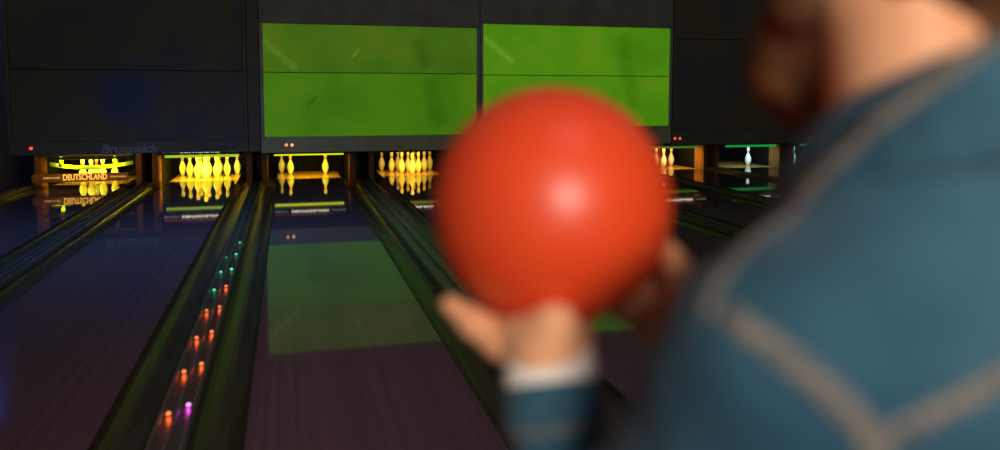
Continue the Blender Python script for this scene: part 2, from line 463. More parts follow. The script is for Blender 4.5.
mask_unit('unlit dark masking unit right of the ball behind the beard', xC1 + .02, xD1, zat(740, 144), zat(740, 131), zat(740, 40), 3.4,
          M['darkframe'], D_D, D_D, M['darkframe'], M['darkframe'],
          [(*dot(675, 138.5), RDC, 1.1), (*dot(680, 138.5), RDC, 1.1), (*dot(808.5, 138), RDC, .8), (*dot(814, 138), RDC, .8)])

mask_unit('unlit dark masking unit over the cyan-lit pit, beyond the denim shoulder', xD1 + .02, 11.03, zat(740, 144), zat(740, 131), zat(740, 40), 3.4,
          M['darkframe'], D_D, D_D, M['darkframe'], M['darkframe'], [])

def add_scratch(m, p0, p1, w, col):                     # a pale scuff across the screen skin
    n, l, b = nodes(m)
    p0, p1 = Vector((p0[0], 0, p0[2])), Vector((p1[0], 0, p1[2]))
    d = (p1 - p0).normalized(); ln = (p1 - p0).length; nn = Vector((-d.z, 0, d.x))
    tc = n.new('ShaderNodeTexCoord')
    def dot(v, off):
        q = n.new('ShaderNodeVectorMath'); q.operation = 'DOT_PRODUCT'; q.inputs[1].default_value = v
        l.new(tc.outputs['Object'], q.inputs[0])
        a = n.new('ShaderNodeMath'); a.operation = 'SUBTRACT'; a.inputs[1].default_value = off
        l.new(q.outputs['Value'], a.inputs[0]); return a.outputs[0]
    def absrange(sock, half, soft):
        a = n.new('ShaderNodeMath'); a.operation = 'ABSOLUTE'; l.new(sock, a.inputs[0])
        q = n.new('ShaderNodeMapRange'); q.interpolation_type = 'SMOOTHSTEP'
        q.inputs['From Min'].default_value = half - soft; q.inputs['From Max'].default_value = half + soft
        q.inputs['To Min'].default_value = 1; q.inputs['To Max'].default_value = 0
        l.new(a.outputs[0], q.inputs[0]); return q.outputs[0]
    u = absrange(dot(d, d.dot((p0 + p1) / 2)), ln / 2, .05)
    v = absrange(dot(nn, nn.dot(p0)), w, w * .8)
    t = n.new('ShaderNodeTexNoise'); t.inputs['Scale'].default_value = 28; l.new(tc.outputs['Object'], t.inputs['Vector'])
    def mul(a, c):
        q = n.new('ShaderNodeMath'); q.operation = 'MULTIPLY'; l.new(a, q.inputs[0]); l.new(c, q.inputs[1]); return q.outputs[0]
    fac = mul(mul(u, v), t.outputs['Fac'])
    old = b.inputs['Emission Color'].links[0].from_socket
    mx = n.new('ShaderNodeMix'); mx.data_type = 'RGBA'
    l.new(fac, mx.inputs[0]); l.new(old, mx.inputs[6]); mx.inputs[7].default_value = (*col, 1)
    l.new(mx.outputs[2], b.inputs['Emission Color'])
add_scratch(G_B2, atY(263, 40, YM), atY(296, 69, YM), .045, (.10, .215, .012))
add_scratch(G_C, atY(484, 37, YM), atY(514, 63, YM), .045, (.14, .32, .018))
add_scratch(G_B2, atY(352, 58, YM), atY(359, 49, YM), .02, (.12, .24, .02))
add_scratch(G_B, atY(307, 107, YM), atY(317, 96, YM), .03, (.02, .075, .001))
add_scratch(G_B2, atY(416, 40, YM), atY(428, 66, YM), .10, (.025, .075, .001))
add_scratch(G_B, atY(428, 78, YM), atY(440, 126, YM), .11, (.025, .09, .001))
add_scratch(G_C, atY(622, 36, YM), atY(634, 108, YM), .11, (.035, .13, .001))

# ------------------------------------------------------------------ pins
IN = 0.0254
PIN_PROF = [(0.0, 0.0), (.92, 0.0), (1.015, .05), (1.20, .35), (1.414, .75), (1.70, 1.45), (1.953, 2.25), (2.16, 2.9), (2.255, 3.375), (2.35, 4.0), (2.383, 4.5),
            (2.36, 5.1), (2.284, 5.875), (2.10, 6.6), (1.853, 7.25), (1.52, 8.0), (1.236, 8.625), (1.05, 9.1), (.966, 9.5), (.90, 10.0), (.90, 10.4), (.935, 10.9),
            (1.02, 11.5), (1.12, 12.1), (1.21, 12.8), (1.265, 13.3), (1.273, 13.6), (1.22, 14.1), (1.05, 14.55), (.75, 14.85), (.35, 14.97), (0, 15.0)]
pin_root = empty('bowling_pin', (0, 0, 0))
pin_body = from_bm('body', lathe(bmesh.new(), [(r * IN, z * IN) for r, z in PIN_PROF], 28), M['pin'], pin_root, True, False)
def ring_prof(z0, z1):
    pr = np.array(PIN_PROF)
    out = []
    for z in np.linspace(z0, z1, 4):
        out.append((np.interp(z, pr[:, 1], pr[:, 0]) * IN + .0005, z * IN))
    return out
bms = bmesh.new()
lathe(bms, ring_prof(9.9, 10.35), 28); lathe(bms, ring_prof(11.0, 11.5), 28)
pin_stripe = from_bm('neck_stripe', bms, M['stripe'], pin_root, True, False)
pin_stripe['label'] = 'two red neck stripes'
S = 0.3048
PIN_XY = {1: (0, 0), 2: (-.5, .866), 3: (.5, .866), 4: (-1, 1.732), 5: (0, 1.732), 6: (1, 1.732), 7: (-1.5, 2.598), 8: (-.5, 2.598), 9: (.5, 2.598), 10: (1.5, 2.598)}
ROWPOS = {1: 'front point', 2: 'second row, left', 3: 'second row, right', 4: 'third row, left end', 5: 'third row, middle', 6: 'third row, right end',
          7: 'back row, left corner', 8: 'back row, second from left', 9: 'back row, second from right', 10: 'back row, right corner'}
first = [True]
def pin(lane, num, label, group, dx=0.0, dy=0.0):
    if first[0]:
        first[0] = False
        r = pin_root
    else:
        r = pin_root.copy(); COL.objects.link(r)
        for ch in (pin_body, pin_stripe):
            c = ch.copy(); COL.objects.link(c); c.parent = r
    px, py = PIN_XY[num]
    r.location = (LX[lane] + px * S + dx, YH + py * S + dy, 0.0005)
    r.rotation_euler = (0, 0, 0)
    tag(r, label, 'bowling pin', group)
for n in range(1, 11):
    pin(2, n, 'yellow-lit pin at %s of the full rack left of the lights' % ROWPOS[n], 'full rack in the bluish lane')
for n, w in ((7, 'leftmost'), (4, 'second from left'), (6, 'right-hand')):
    pin(3, n, '%s of the three pins under the bright yellow tube' % w, 'three pins left standing')
for n in range(1, 11):
    pin(4, n, 'amber-lit pin at %s of the rack beside the ball edge' % ROWPOS[n], 'rack left of the ball', dx=.045)
for px, py_, w in ((83, 13.9, 'leftmost'), (91.5, 13.75, 'second from left'), (97, 14.3, 'rear'), (103, 13.9, 'second from right'), (115, 14.0, 'rightmost')):
    pin(1, 1, '%s pin standing behind the lowered lettered sweep' % w, 'pins behind the lettered sweep',
        dx=atY(px, 172, py_)[0] - LX[1], dy=py_ - YH)
for px, py_, w in ((656, 14.1, 'left cream'), (663.5, 13.85, 'front cream'), (671, 14.2, 'right cream')):
    pin(7, 1, '%s pin in the pit just right of the ball' % w, 'pins right of the ball', dx=atY(px, 160, py_)[0] - LX[7], dy=py_ - YH)
pin(8, 1, 'lone pale bluish pin under the green light', 'last pin in the green-lit lane', dx=atY(748, 160, YH)[0] - LX[8])
pin(9, 1, 'cyan-lit pin beside the denim shoulder', 'cyan-lit pin', dx=atY(793, 158, YH)[0] - LX[9])

# ------------------------------------------------------------------ pits: side panels, lamps, sweeps, pit curtain
YEL, YGR, AMB, WRM, GRE, CYA = (1.0, .80, .02), (.75, .85, .02), (1.0, .62, .03), (1.0, .72, .25), (.02, .75, .18), (.25, .9, .85)
PITC = {1: (YEL, 12), 2: (YEL, 24), 3: ((1.0, .74, .02), 10), 4: (AMB, 8), 5: (AMB, 3), 6: (WRM, 4), 7: ((1.0, .70, .16), 10), 8: ((.55, .95, .95), 5), 9: (CYA, 6)}
TUBE = {1: ((.05, .06, .03), .1), 2: ((.34, .55, .03), 1.0), 3: ((.76, .86, .012), 1.0), 4: ((.6, .4, .02), .5), 5: ((.5, .6, .02), .5), 6: ((.5, .6, .02), .5),
        7: ((.04, .16, .01), 1.0), 8: ((.006, .27, .05), 1.0), 9: ((.02, .35, .2), 1.0)}
PIT_OF = {1: 'the leftmost pit', 2: 'the full rack pit', 3: 'the three-pin pit', 4: 'the amber rack pit', 5: 'the first pit behind the ball',
          6: 'the second pit behind the ball', 7: 'the cream pin pit', 8: 'the green-lit pit', 9: 'the cyan-lit pit'}
TUBE_W = {1: 'dim', 2: 'thin yellow-green', 3: 'bright yellow', 4: 'amber', 5: 'yellow', 6: 'pale yellow', 7: 'thin green', 8: 'long green', 9: 'cyan-green'}
TY = 13.42                     # tube lamps
for k, x in LX.items():
    for s, side in ((-1, 'left'), (1, 'right')):
        a = x + s * (P / 2 - .165)
        b = a + s * .09
        e = empty('kickback_panel', ((a + b) / 2, 13.5, 0), 'brown wooden panel on the %s side of %s' % (side, PIT_OF[k]), 'kickback panel', 'wooden side panels of the pits')
        boxo('front_post', (min(a, b), 13.45, -0.158), (max(a, b), 13.80, .78), M['kick'], e, .006)
        boxo('shaded_rear', (min(a, b) + .004, 13.801, -0.158), (max(a, b) - .004, 15.4, .78), M['shaded_rear'], e, .004)  # rear of the panel, painted dark where lamplight fades
    cx = boxo('pit_curtain', (x - P / 2 + .168, 15.20, -.155), (x + P / 2 - .168, 15.23, .9), M['pit'], None, .004)
    tag(cx, 'black curtain closing the back of %s' % PIT_OF[k], 'curtain', 'curtains behind the pins')
    # tube lamp across the pit mouth
    c, st = TUBE[k]
    tz = {4: .455}.get(k, .424)
    e = empty('tube_lamp', (x, TY, .45), '%s tube lamp across the top of %s' % (TUBE_W[k], PIT_OF[k]), 'lamp', 'tube lamps over the pits')
    bm = cyl(bmesh.new(), (x - .565, TY, tz), (x + .565, TY, tz), .021, n=14)
    tb = from_bm('tube', bm, emitter('tube_glow', c, st), e, smooth=True)
    bm = box(bmesh.new(), (x - .662, TY - .04, tz + .027), (x + .662, TY + .06, tz + .065), .004)
    from_bm('housing', bm, M['metal'], e)
    for s in (-1, 1):
        from_bm('end_cap', cyl(bmesh.new(), (x + s * .566, TY, tz), (x + s * .59, TY, tz), .024), M['metal'], e)
    c, pw = PITC[k]
    lo = area('pit_fill', (x, TY + .03, .425), (x, TY + .52, .10), .85, pw, c, .03)  # added emitter behind the tube, throws its light onto the pins
    lo.data.spread = math.radians(110 if k < 5 else 170)
    if k == 1:
        area('pit_fill', (x + .05, 12.35, .50), (x + .05, 12.93, .14), .9, 2.8, (1.0, .56, .10), .04)  # added unseen fill under the mask, lights the sweep board's front

# sweeps (rakes): lowered in the leftmost lane, raised behind the masks elsewhere
SWEEP_LABEL = {1: 'lowered brown sweep board with large orange capital lettering', 2: 'raised sweep board above the full rack, behind the mask edge',
               3: 'raised sweep board above the three pins', 4: 'raised sweep board above the amber rack', 7: 'raised sweep board in the cream pin pit',
               8: 'raised sweep board above the lone pale pin'}
def marks(bm, x0, x1, z, h, y, seed):
    rr = random.Random(seed)
    xx = x0
    while xx < x1:
        w = rr.uniform(.010, .024)
        hh = h * rr.uniform(.55, 1)
        box(bm, (xx, y - .003, z - hh / 2), (xx + w, y, z + hh / 2))
        xx += w + rr.uniform(.006, .012)
    return bm
for k in (1, 2, 3, 4, 7, 8):
    x = LX[k]
    z0 = .108 if k == 1 else .47 if k == 2 else .45 if k < 5 else .50
    y = 12.93 if k == 1 else 13.15
    e = empty('pin_sweep', (x, y, z0), SWEEP_LABEL[k], 'pin sweep', 'sweep boards of the pin machines')
    boxo('board', (x - .66, y, z0), (x + .66, y + .03, z0 + .125), M['board'] if k == 1 else M['sweepdark'], e, .006)
    lm = emitter('glowing_sweep_letters', (1.0, .50, .06) if k == 1 else (1.0, .92, .62), 1.5 if k == 1 else 1.7)  # letters glow in place of lamplight falling on them
    lm2 = emitter('glowing_small_letters', (.75, .40, .12) if k == 1 else (.30, .28, .2), .8)  # same stand-in glow for the small marks
    for s in (-1, 1):
        boxo('sweep_arm', (x + s * .660 - .0145, y + .028, z0 + .080), (x + s * .660 + .0145, 13.60, z0 + .105), M['metal'], e, .003)
    tx = x + .06 if k == 1 else x
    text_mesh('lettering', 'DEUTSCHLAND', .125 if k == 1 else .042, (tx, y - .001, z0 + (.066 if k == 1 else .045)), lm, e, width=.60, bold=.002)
    bm = bmesh.new()
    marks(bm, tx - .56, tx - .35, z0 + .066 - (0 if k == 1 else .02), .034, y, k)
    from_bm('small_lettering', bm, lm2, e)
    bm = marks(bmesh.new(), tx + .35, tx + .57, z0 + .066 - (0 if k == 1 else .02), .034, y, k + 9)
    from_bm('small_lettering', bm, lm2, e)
    if k > 1:
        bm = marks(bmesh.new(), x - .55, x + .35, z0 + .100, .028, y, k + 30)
        from_bm('red_lettering', bm, emitter('glowing_red_marks', (.45, .06, .02), 1.0 if k == 2 else .5), e)  # red marks glow too, in place of light on them

# the pin table coming down behind the sweep in the leftmost lane: a bowed green bar on two rods
x = LX[1]
e = empty('pin_table', (x, 13.2, .3), 'bowed green bar with two hanging rods in the leftmost pit', 'pin table')
bm = bmesh.new()
pts = []
N = 24
for i in range(N + 1):
    t = -1 + 2 * i / N
    pts.append((x + t * .60, 13.66 - .16 * (1 - t * t), .325 - .055 * (1 - t * t)))
for (a, b) in zip(pts, pts[1:]):
    hw = .030
    va = [bm.verts.new((a[0], a[1] + dy, a[2] + dz)) for dy, dz in ((-.012, -hw), (.012, -hw), (.012, hw), (-.012, hw))]
    vb = [bm.verts.new((b[0], b[1] + dy, b[2] + dz)) for dy, dz in ((-.012, -hw), (.012, -hw), (.012, hw), (-.012, hw))]
    for i in range(4):
        bm.faces.new((va[i], va[(i + 1) % 4], vb[(i + 1) % 4], vb[i]))
bmesh.ops.remove_doubles(bm, verts=bm.verts, dist=1e-5)
from_bm('bowed_bar', bm, M['greenmetal'], e)
for dx in (-.42, .36):
    from_bm('rod', cyl(bmesh.new(), (x + dx, 13.58, .30), (x + dx, 13.58, .72), .032), M['greenmetal'], e, True)
boxo('cross_beam', (x - .672, 13.54, .72), (x + .672, 13.62, .779), M['metal'], e)
from_bm('rail', cyl(bmesh.new(), (x - .43, 13.56, .49), (x + .37, 13.56, .49), .012), M['capridge'], e)

# ------------------------------------------------------------------ the ball
BC = W(551.5, 205.5, 0.718)
BR = 0.1090
bm = bmesh.new()
bmesh.ops.create_uvsphere(bm, u_segments=96, v_segments=64, radius=BR)
# three finger holes, on the far upper side
hd = Vector((0.25, .75, .62)).normalized()
m_ball = mat('ball_urethane', (0.80, 0.075, 0.018), 0.40, 0.6)
noise_color(m_ball, (.80, .062, .013), (.88, .075, .016), 4)
ball = from_bm('bowling_ball', bm, m_ball, None, True)
ball.location = BC
tag(ball, 'glossy orange-red bowling ball held up in both hands', 'bowling ball')

# ------------------------------------------------------------------ signed-distance modelling for the person
def _cap(p, a, b, ra, rb):
    a, b = np.asarray(a, float), np.asarray(b, float)
    d = b - a
    t = np.clip(((p - a) @ d) / max(d @ d, 1e-12), 0, 1)
    return np.linalg.norm(p - a - t[..., None] * d, axis=-1) - (ra + (rb - ra) * t)
def _ell(p, c, R, r):
    q = (p - np.asarray(c)) @ np.asarray(R)          # columns of R are the local axes
    r = np.asarray(r, float)
    k0 = np.linalg.norm(q / r, axis=-1)
    k1 = np.linalg.norm(q / (r * r), axis=-1)
    return k0 * (k0 - 1) / np.maximum(k1, 1e-9)
class Sdf:
    def __init__(s):
        s.pr = []
    def cap(s, a, b, ra, rb=None, k=.02, op='u'):
        rb = ra if rb is None else rb
        a, b = np.asarray(a, float), np.asarray(b, float)
        m = max(ra, rb)
        s.pr.append((lambda p: _cap(p, a, b, ra, rb), np.minimum(a, b) - m, np.maximum(a, b) + m, k, op)); return s
    def ell(s, c, r, R=np.eye(3), k=.02, op='u'):
        c = np.asarray(c, float); m = max(r)
        s.pr.append((lambda p: _ell(p, c, R, r), c - m, c + m, k, op)); return s
    def chain(s, pts, rads, k=.02):
        for i in range(len(pts) - 1):
            s.cap(pts[i], pts[i + 1], rads[i], rads[i + 1], k)
        return s
    @staticmethod
    def comb(f, d, k, op):
        if op == 's':
            h = np.maximum(k - np.abs(-f - d), 0) / k
            return np.maximum(f, -d) + h * h * k * .25
        h = np.maximum(k - np.abs(f - d), 0) / k
        return np.minimum(f, d) - h * h * k * .25
    def at(s, p):
        f = np.full(p.shape[:-1], 1.0)
        for fn, lo, hi, k, op in s.pr:
            f = s.comb(f, fn(p), k, op)
        return f
    def mesh(s, h, disp=None):
        lo = np.min([q[1] for q in s.pr if q[4] == 'u'], 0) - 4 * h
        hi = np.max([q[2] for q in s.pr if q[4] == 'u'], 0) + 4 * h
        n = np.ceil((hi - lo) / h).astype(int) + 1
        ax = [lo[i] + h * np.arange(n[i]) for i in range(3)]
        f = np.full(n, 1.0)
        for fn, a, b, k, op in s.pr:
            mg = k + 4 * h
            i0 = np.maximum(((a - mg - lo) / h).astype(int), 0)
            i1 = np.minimum(((b + mg - lo) / h).astype(int) + 2, n)
            if (i1 <= i0).any():
                continue
            sl = tuple(slice(i0[i], i1[i]) for i in range(3))
            g = np.stack(np.meshgrid(*[ax[i][sl[i]] for i in range(3)], indexing='ij'), -1)
            f[sl] = s.comb(f[sl], fn(g), k, op)
        if disp:
            near = np.abs(f) < .03
            idx = np.argwhere(near)
            f[near] += disp(lo + idx * h)
        ins = f < 0
        c = np.zeros(n - 1, np.int8)
        offs = [(i, j, k) for i in (0, 1) for j in (0, 1) for k in (0, 1)]
        for o in offs:
            c += ins[o[0]:n[0] - 1 + o[0], o[1]:n[1] - 1 + o[1], o[2]:n[2] - 1 + o[2]]
        cells = np.argwhere((c > 0) & (c < 8))
        vid = np.full(n - 1, -1, int)
        vid[tuple(cells.T)] = np.arange(len(cells))
        acc = np.zeros((len(cells), 3)); cnt = np.zeros(len(cells))
        for o in offs:
            for d in range(3):
                if o[d]:
                    continue
                o2 = list(o); o2[d] = 1
                fa = f[tuple((cells + o).T)]; fb = f[tuple((cells + o2).T)]
                cr = (fa < 0) != (fb < 0)
                t = np.where(cr, fa / np.where(cr, fa - fb, 1), 0)
                pos = np.tile(np.array(o, float), (len(cells), 1)); pos[:, d] += t
                acc[cr] += pos[cr]; cnt[cr] += 1
        verts = lo + (cells + acc / cnt[:, None]) * h
        faces = []
        for d in range(3):
            u, v = (d + 1) % 3, (d + 2) % 3
            s0 = [slice(None)] * 3; s1 = [slice(None)] * 3
            s0[d], s1[d] = slice(0, n[d] - 1), slice(1, n[d])
            e = np.argwhere(ins[tuple(s0)] != ins[tuple(s1)])
            e = e[(e[:, u] > 0) & (e[:, v] > 0) & (e[:, u] < n[u] - 1) & (e[:, v] < n[v] - 1)]
            flip = ins[tuple(e.T)]
            def cid(du, dv):
                q = e.copy(); q[:, u] -= du; q[:, v] -= dv
                return vid[tuple(q.T)]
            quad = np.stack([cid(1, 1), cid(0, 1), cid(0, 0), cid(1, 0)], 1)
            quad[~flip] = quad[~flip][:, ::-1]
            faces.append(quad)
        return verts, np.concatenate(faces)
def sdf_obj(name, sd, h, m, parent, disp=None, smooth_it=2):
    v, fc = sd.mesh(h, disp)
    for _ in range(smooth_it):                       # light Laplacian smoothing
        acc = np.zeros_like(v); cnt = np.zeros(len(v))
        for a in range(4):
            i, j = fc[:, a], fc[:, (a + 1) % 4]
            np.add.at(acc, i, v[j]); np.add.at(cnt, i, 1); np.add.at(acc, j, v[i]); np.add.at(cnt, j, 1)
        v = v * .5 + .5 * acc / cnt[:, None]
    me = bpy.data.meshes.new(name)
    me.vertices.add(len(v)); me.vertices.foreach_set('co', v.ravel())
    me.loops.add(fc.size); me.loops.foreach_set('vertex_index', fc.ravel().astype(np.int32))
    me.polygons.add(len(fc)); me.polygons.foreach_set('loop_start', np.arange(0, fc.size, 4, dtype=np.int32))
    me.update(calc_edges=True); me.validate()
    me.polygons.foreach_set('use_smooth', np.ones(len(me.polygons), bool))
    return link(name, me, m, parent)
def wob(amp, fr, seed=0):
    r = np.random.RandomState(seed)
    ks = r.normal(size=(7, 3)); ks /= np.linalg.norm(ks, axis=1)[:, None]
    ks *= fr * r.uniform(.6, 1.5, (7, 1)); ph = r.uniform(0, 6.28, 7)
    return lambda p: amp * np.sin(p @ ks.T + ph).sum(-1) / 3.0

# body frame: the person faces the pins, turned a little to the left
TURN = math.radians(15)
FW = np.array([-math.sin(TURN), math.cos(TURN), 0]); RT = np.array([math.cos(TURN), math.sin(TURN), 0]); UP = np.array([0, 0, 1.0])
BASE = np.array([0.105, 0.44, 0.0])
def L(r, f, u):
    return BASE + RT * r + FW * f + UP * u * .986
RB = np.stack([RT, FW, UP], 1)
def unit(v):
    v = np.asarray(v, float); return v / np.linalg.norm(v)

lsh, lel, lwr = W(795, 375, .455), W(588, 695, .575), W(550, 363, .652)
rsh, rel_, rwr = L(.178, .005, 1.355), L(.215, .12, 1.10), W(680, 336, .712)
# head frame (tilted slightly down and to the left)
HT = math.radians(12); HP = math.radians(-6)
HF0 = np.array([-math.sin(HT), math.cos(HT), 0]); HR = np.array([math.cos(HT), math.sin(HT), 0])
HF = HF0 * math.cos(HP) + UP * math.sin(HP); HU = np.cross(HR, HF)
HC = L(-.004, .040, 1.650)
HB = np.stack([HR, HF, HU], 1)
def H(r, f, u):
    return HC + HR * r + HF * f + HU * u

B = Sdf()
# trunk, neck, head
B.ell(L(0, -.005, 1.24), (.150, .098, .215), RB)
B.ell(L(0, .0, .98), (.145, .098, .14), RB, .05)
B.cap(L(-.12, -.01, 1.355), L(.12, .0, 1.365), .052, .052, .05)
B.cap(L(-.014, -.008, 1.40), L(-.020, .026, 1.60), .058, .050, .035)
B.ell(H(0, -.012, .035), (.074, .093, .088), HB, .03)
B.ell(H(0, .025, -.035), (.058, .072, .085), HB, .03)
B.ell(H(0, .062, -.095), (.030, .030, .026), HB, .03)      # chin
B.cap(H(-.052, .0, -.060), H(-.022, .06, -.098), .020, .018, .025)
B.cap(H(.052, .0, -.060), H(.022, .06, -.098), .020, .018, .025)
B.cap(H(-.03, .078, .018), H(.03, .078, .018), .014, .014, .02)   # brow
B.cap(H(0, .086, .010), H(0, .106, -.032), .008, .013, .012)       # nose
B.ell(H(-.011, .094, -.036), (.009, .010, .008), HB, .008)
B.ell(H(.011, .094, -.036), (.009, .010, .008), HB, .008)
B.ell(H(-.032, .098, -.004), (.017, .014, .012), HB, .010, 's')
B.ell(H(.032, .098, -.004), (.017, .014, .012), HB, .010, 's')
B.cap(H(-.018, .086, -.061), H(.018, .086, -.061), .006, .006, .008)
B.cap(H(-.016, .085, -.070), H(.016, .085, -.070), .007, .007, .006)
for s in (-1, 1):                                                   # ears
    B.ell(H(s * .079, -.010, -.005), (.010, .020, .032), HB, .010)
    B.ell(H(s * .090, -.006, -.002), (.006, .010, .018), HB, .006, 's')
# arms
B.chain([lsh, lel, lwr], [.050, .040, .027], .03)
B.chain([rsh, rel_, rwr], [.050, .040, .027], .03)
# legs and feet
for s in (-1, 1):
    B.chain([L(s * .085, 0, .94), L(s * .095, .02, .50), L(s * .10, -.02, .085)], [.080, .055, .040], .05)
    B.cap(L(s * .10, -.03, .045), L(s * .115, .13, .035), .034, .028, .03)

# hands: the left one under the ball, the right one on its far right side
def on_ball(c0, t, s, th, ph, off):
    d = unit(c0 * math.cos(th) + t * math.sin(th) + s * ph)
    return BC + d * (BR + off)
def hand(c0, tdir, wrist, thumb, side, spread=.13, start=.30, heel=None):
    c0 = unit(c0); t = unit(np.asarray(tdir) - c0 * (np.asarray(tdir) @ c0)); s = np.cross(c0, t) * side
    kn = []
    for i, (ph, ln) in enumerate(((-.30, .066), (-.105, .076), (.09, .071), (.27, .056))):
        k0 = on_ball(c0, t, s, start + (.05 if i in (1, 2) else 0), ph, .0125)
        th1 = start + (.05 if i in (1, 2) else 0)
        a = ln / (BR + .01)
        p1 = on_ball(c0, t, s, th1 + a * .46, ph * 1.15, .0102)
        p2 = on_ball(c0, t, s, th1 + a * .78, ph * 1.2, .0090)
        p3 = on_ball(c0, t, s, th1 + a * 1.0, ph * 1.22, .0080)
        B.cap(wrist, k0, .017, .0115, .022)
        B.cap(on_ball(c0, t, s, -.12, ph * .8, .013), k0, .0125, .0112, .018)
        B.chain([k0, p1, p2, p3], [.0100, .0090, .0083, .0070], .004)
        kn.append(k0)
    if heel is not None:
        B.cap(heel[0], heel[1], .020, .0175, .03)
    B.chain(thumb, [.0175, .0145, .0120, .0088][:len(thumb)], .010)
hand((-.18, -.42, -.88), (.02, 1.0, -.1), lwr,
     [W(530, 352, .660), W(500, 341, .668), W(474, 323, .674), W(450, 304, .680)], 1,
     heel=(W(546, 356, .64), BC + unit((-.22, -.72, -.66)) * (BR + .0155)))
hand((.76, -.14, -.64), (-.05, 1.0, .2), rwr,
     [W(684, 318, .70), W(683, 292, .682), W(677, 268, .675), W(669, 250, .672)], -1, start=.30)
B.pr.append((lambda p: np.linalg.norm(p - BC, axis=-1) - BR - .0006, BC - BR - .001, BC + BR + .001, .003, 's'))

skin = noise_color(mat('skin', (.84, .43, .24), .5, .35, sss=.12), (.83, .38, .20), (.90, .46, .26), 9, bump=.05)
person = empty('person', tuple(BASE), 'person in blue denim jacket seen from behind, bearded, holding up the ball', 'person')
body = sdf_obj('body', B, .0042, skin, person)

# eyes
for s in (-1, 1):
    bm = bmesh.new()
    bmesh.ops.create_uvsphere(bm, u_segments=16, v_segments=12, radius=.0115)
    bmesh.ops.translate(bm, verts=bm.verts, vec=Vector(H(s * .031, .077, -.003)))
    ey = from_bm('eye', bm, mat('eye_white', (.8, .78, .74), .2), person, True)
    bm = bmesh.new()
    bmesh.ops.create_uvsphere(bm, u_segments=12, v_segments=8, radius=.0055)
    bmesh.ops.translate(bm, verts=bm.verts, vec=Vector(H(s * .031, .0845, -.003)))
    from_bm('iris', bm, mat('iris_brown', (.08, .04, .02), .2), ey, True)

# hair and beard
hair_m = noise_color(mat('brown_hair', (.10, .045, .02), .55, .3), (.040, .018, .010), (.17, .068, .026), 60, (1, 1, .25), bump=.5)
HA = Sdf()
HA.ell(H(0, -.022, .042), (.086, .100, .096), HB)
HA.ell(H(0, -.060, -.020), (.066, .045, .062), HB, .03)
HA.cap(H(-.012, -.052, -.040), H(-.008, -.040, -.118), .034, .026, .03)
HA.cap(H(.014, -.052, -.040), H(.012, -.040, -.118), .034, .026, .03)
HA.cap(H(-.046, -.034, -.030), H(-.040, -.028, -.088), .026, .020, .03)
HA.cap(H(.046, -.034, -.030), H(.040, -.028, -.088), .026, .020, .03)
for s in (-1, 1):
    HA.cap(H(s * .072, .005, .02), H(s * .068, .012, -.035), .014, .010, .02)
HA.cap(H(-.03, .065, .105), H(.03, .065, .105), .028, .028, .03)
HA.ell(H(0, .105, -.02), (.062, .062, .075), HB, .015, 's')
for s in (-1, 1):
    HA.ell(H(s * .088, -.010, -.006), (.022, .022, .035), HB, .01, 's')
sdf_obj('hair', HA, .0045, hair_m, person, wob(.0022, 150, 2), 1)
BE = Sdf()
for s in (-1, 1):
    BE.chain([H(s * .068, .012, -.035), H(s * .060, .030, -.075), H(s * .035, .070, -.118), H(0, .088, -.135)], [.010, .015, .024, .026], .03)
    BE.cap(H(s * .004, .096, -.049), H(s * .030, .078, -.066), .007, .007, .01)
BE.cap(H(0, .080, -.100), H(0, .082, -.145), .028, .020, .03)
BE.cap(H(0, .055, -.11), H(0, .062, -.145), .030, .020, .03)
for s in (-1, 1):
    BE.cap(H(s * .046, .010, -.080), H(s * .022, .032, -.128), .021, .022, .03)
BE.cap(H(0, .020, -.100), H(0, .045, -.145), .034, .026, .03)
sdf_obj('beard', BE, .0045, hair_m, person, wob(.0022, 140, 5), 1)

# jacket
J = Sdf()
J.ell(L(0, -.005, 1.215), (.182, .132, .25), RB)
J.ell(L(0, .0, .985), (.182, .138, .20), RB, .06)
J.cap(L(-.14, -.018, 1.340), L(.15, .0, 1.360), .064, .064, .06)
J.cap(L(0, -.030, 1.425), lsh + UP * .005, .066, .052, .05)
J.cap(L(0, -.030, 1.425), rsh + UP * .005, .066, .052, .05)
lw_end = lel + (lwr - lel) * .90
rw_end = rel_ + (rwr - rel_) * .86
J.chain([lsh, lsh + (lel - lsh) * .5, lel, lw_end], [.066, .071, .054, .031], .04)
J.chain([rsh, rsh + (rel_ - rsh) * .5, rel_, rw_end], [.066, .064, .056, .040], .04)
J.cap(L(-.012, .0, 1.47), L(-.018, .03, 1.60), .050, .056, .01, 's')
folds = wob(.0035, 38, 11)
fold2 = wob(.0014, 95, 12)
denim = mat('denim', (.03, .105, .175), .85, .2, sheen=.12)
noise_color(denim, (.016, .068, .118), (.045, .130, .200), 6, detail=8, bump=.25)
jacket = sdf_obj('denim_jacket', J, .0055, denim, person, lambda p: folds(p) + fold2(p), 2)

# collar: a turned-down band round the neck, open at the throat
CS = Sdf()
NC = 22
ring = []
for i in range(NC + 1):
    a = math.pi * (.62 + 1.76 * i / NC)
    back = -math.sin(a) if math.sin(a) < 0 else -.95 * math.sin(a)
    ring.append((a, back))
for (a0, b0), (a1, b1) in zip(ring, ring[1:]):
    def cp(a, b, rr, z):
        return L(math.cos(a) * rr - .008, math.sin(a) * rr - .008, z + .006 + .036 * b)
    CS.cap(cp(a0, b0, .073, 1.482), cp(a1, b1, .073, 1.482), .0075, k=.022)
    CS.cap(cp(a0, b0, .082, 1.462), cp(a1, b1, .082, 1.462), .0085, k=.022)
    CS.cap(cp(a0, b0, .094, 1.440), cp(a1, b1, .094, 1.440), .0085, k=.022)
sdf_obj('collar', CS, .0035, denim, jacket)
J.pr.extend(CS.pr)

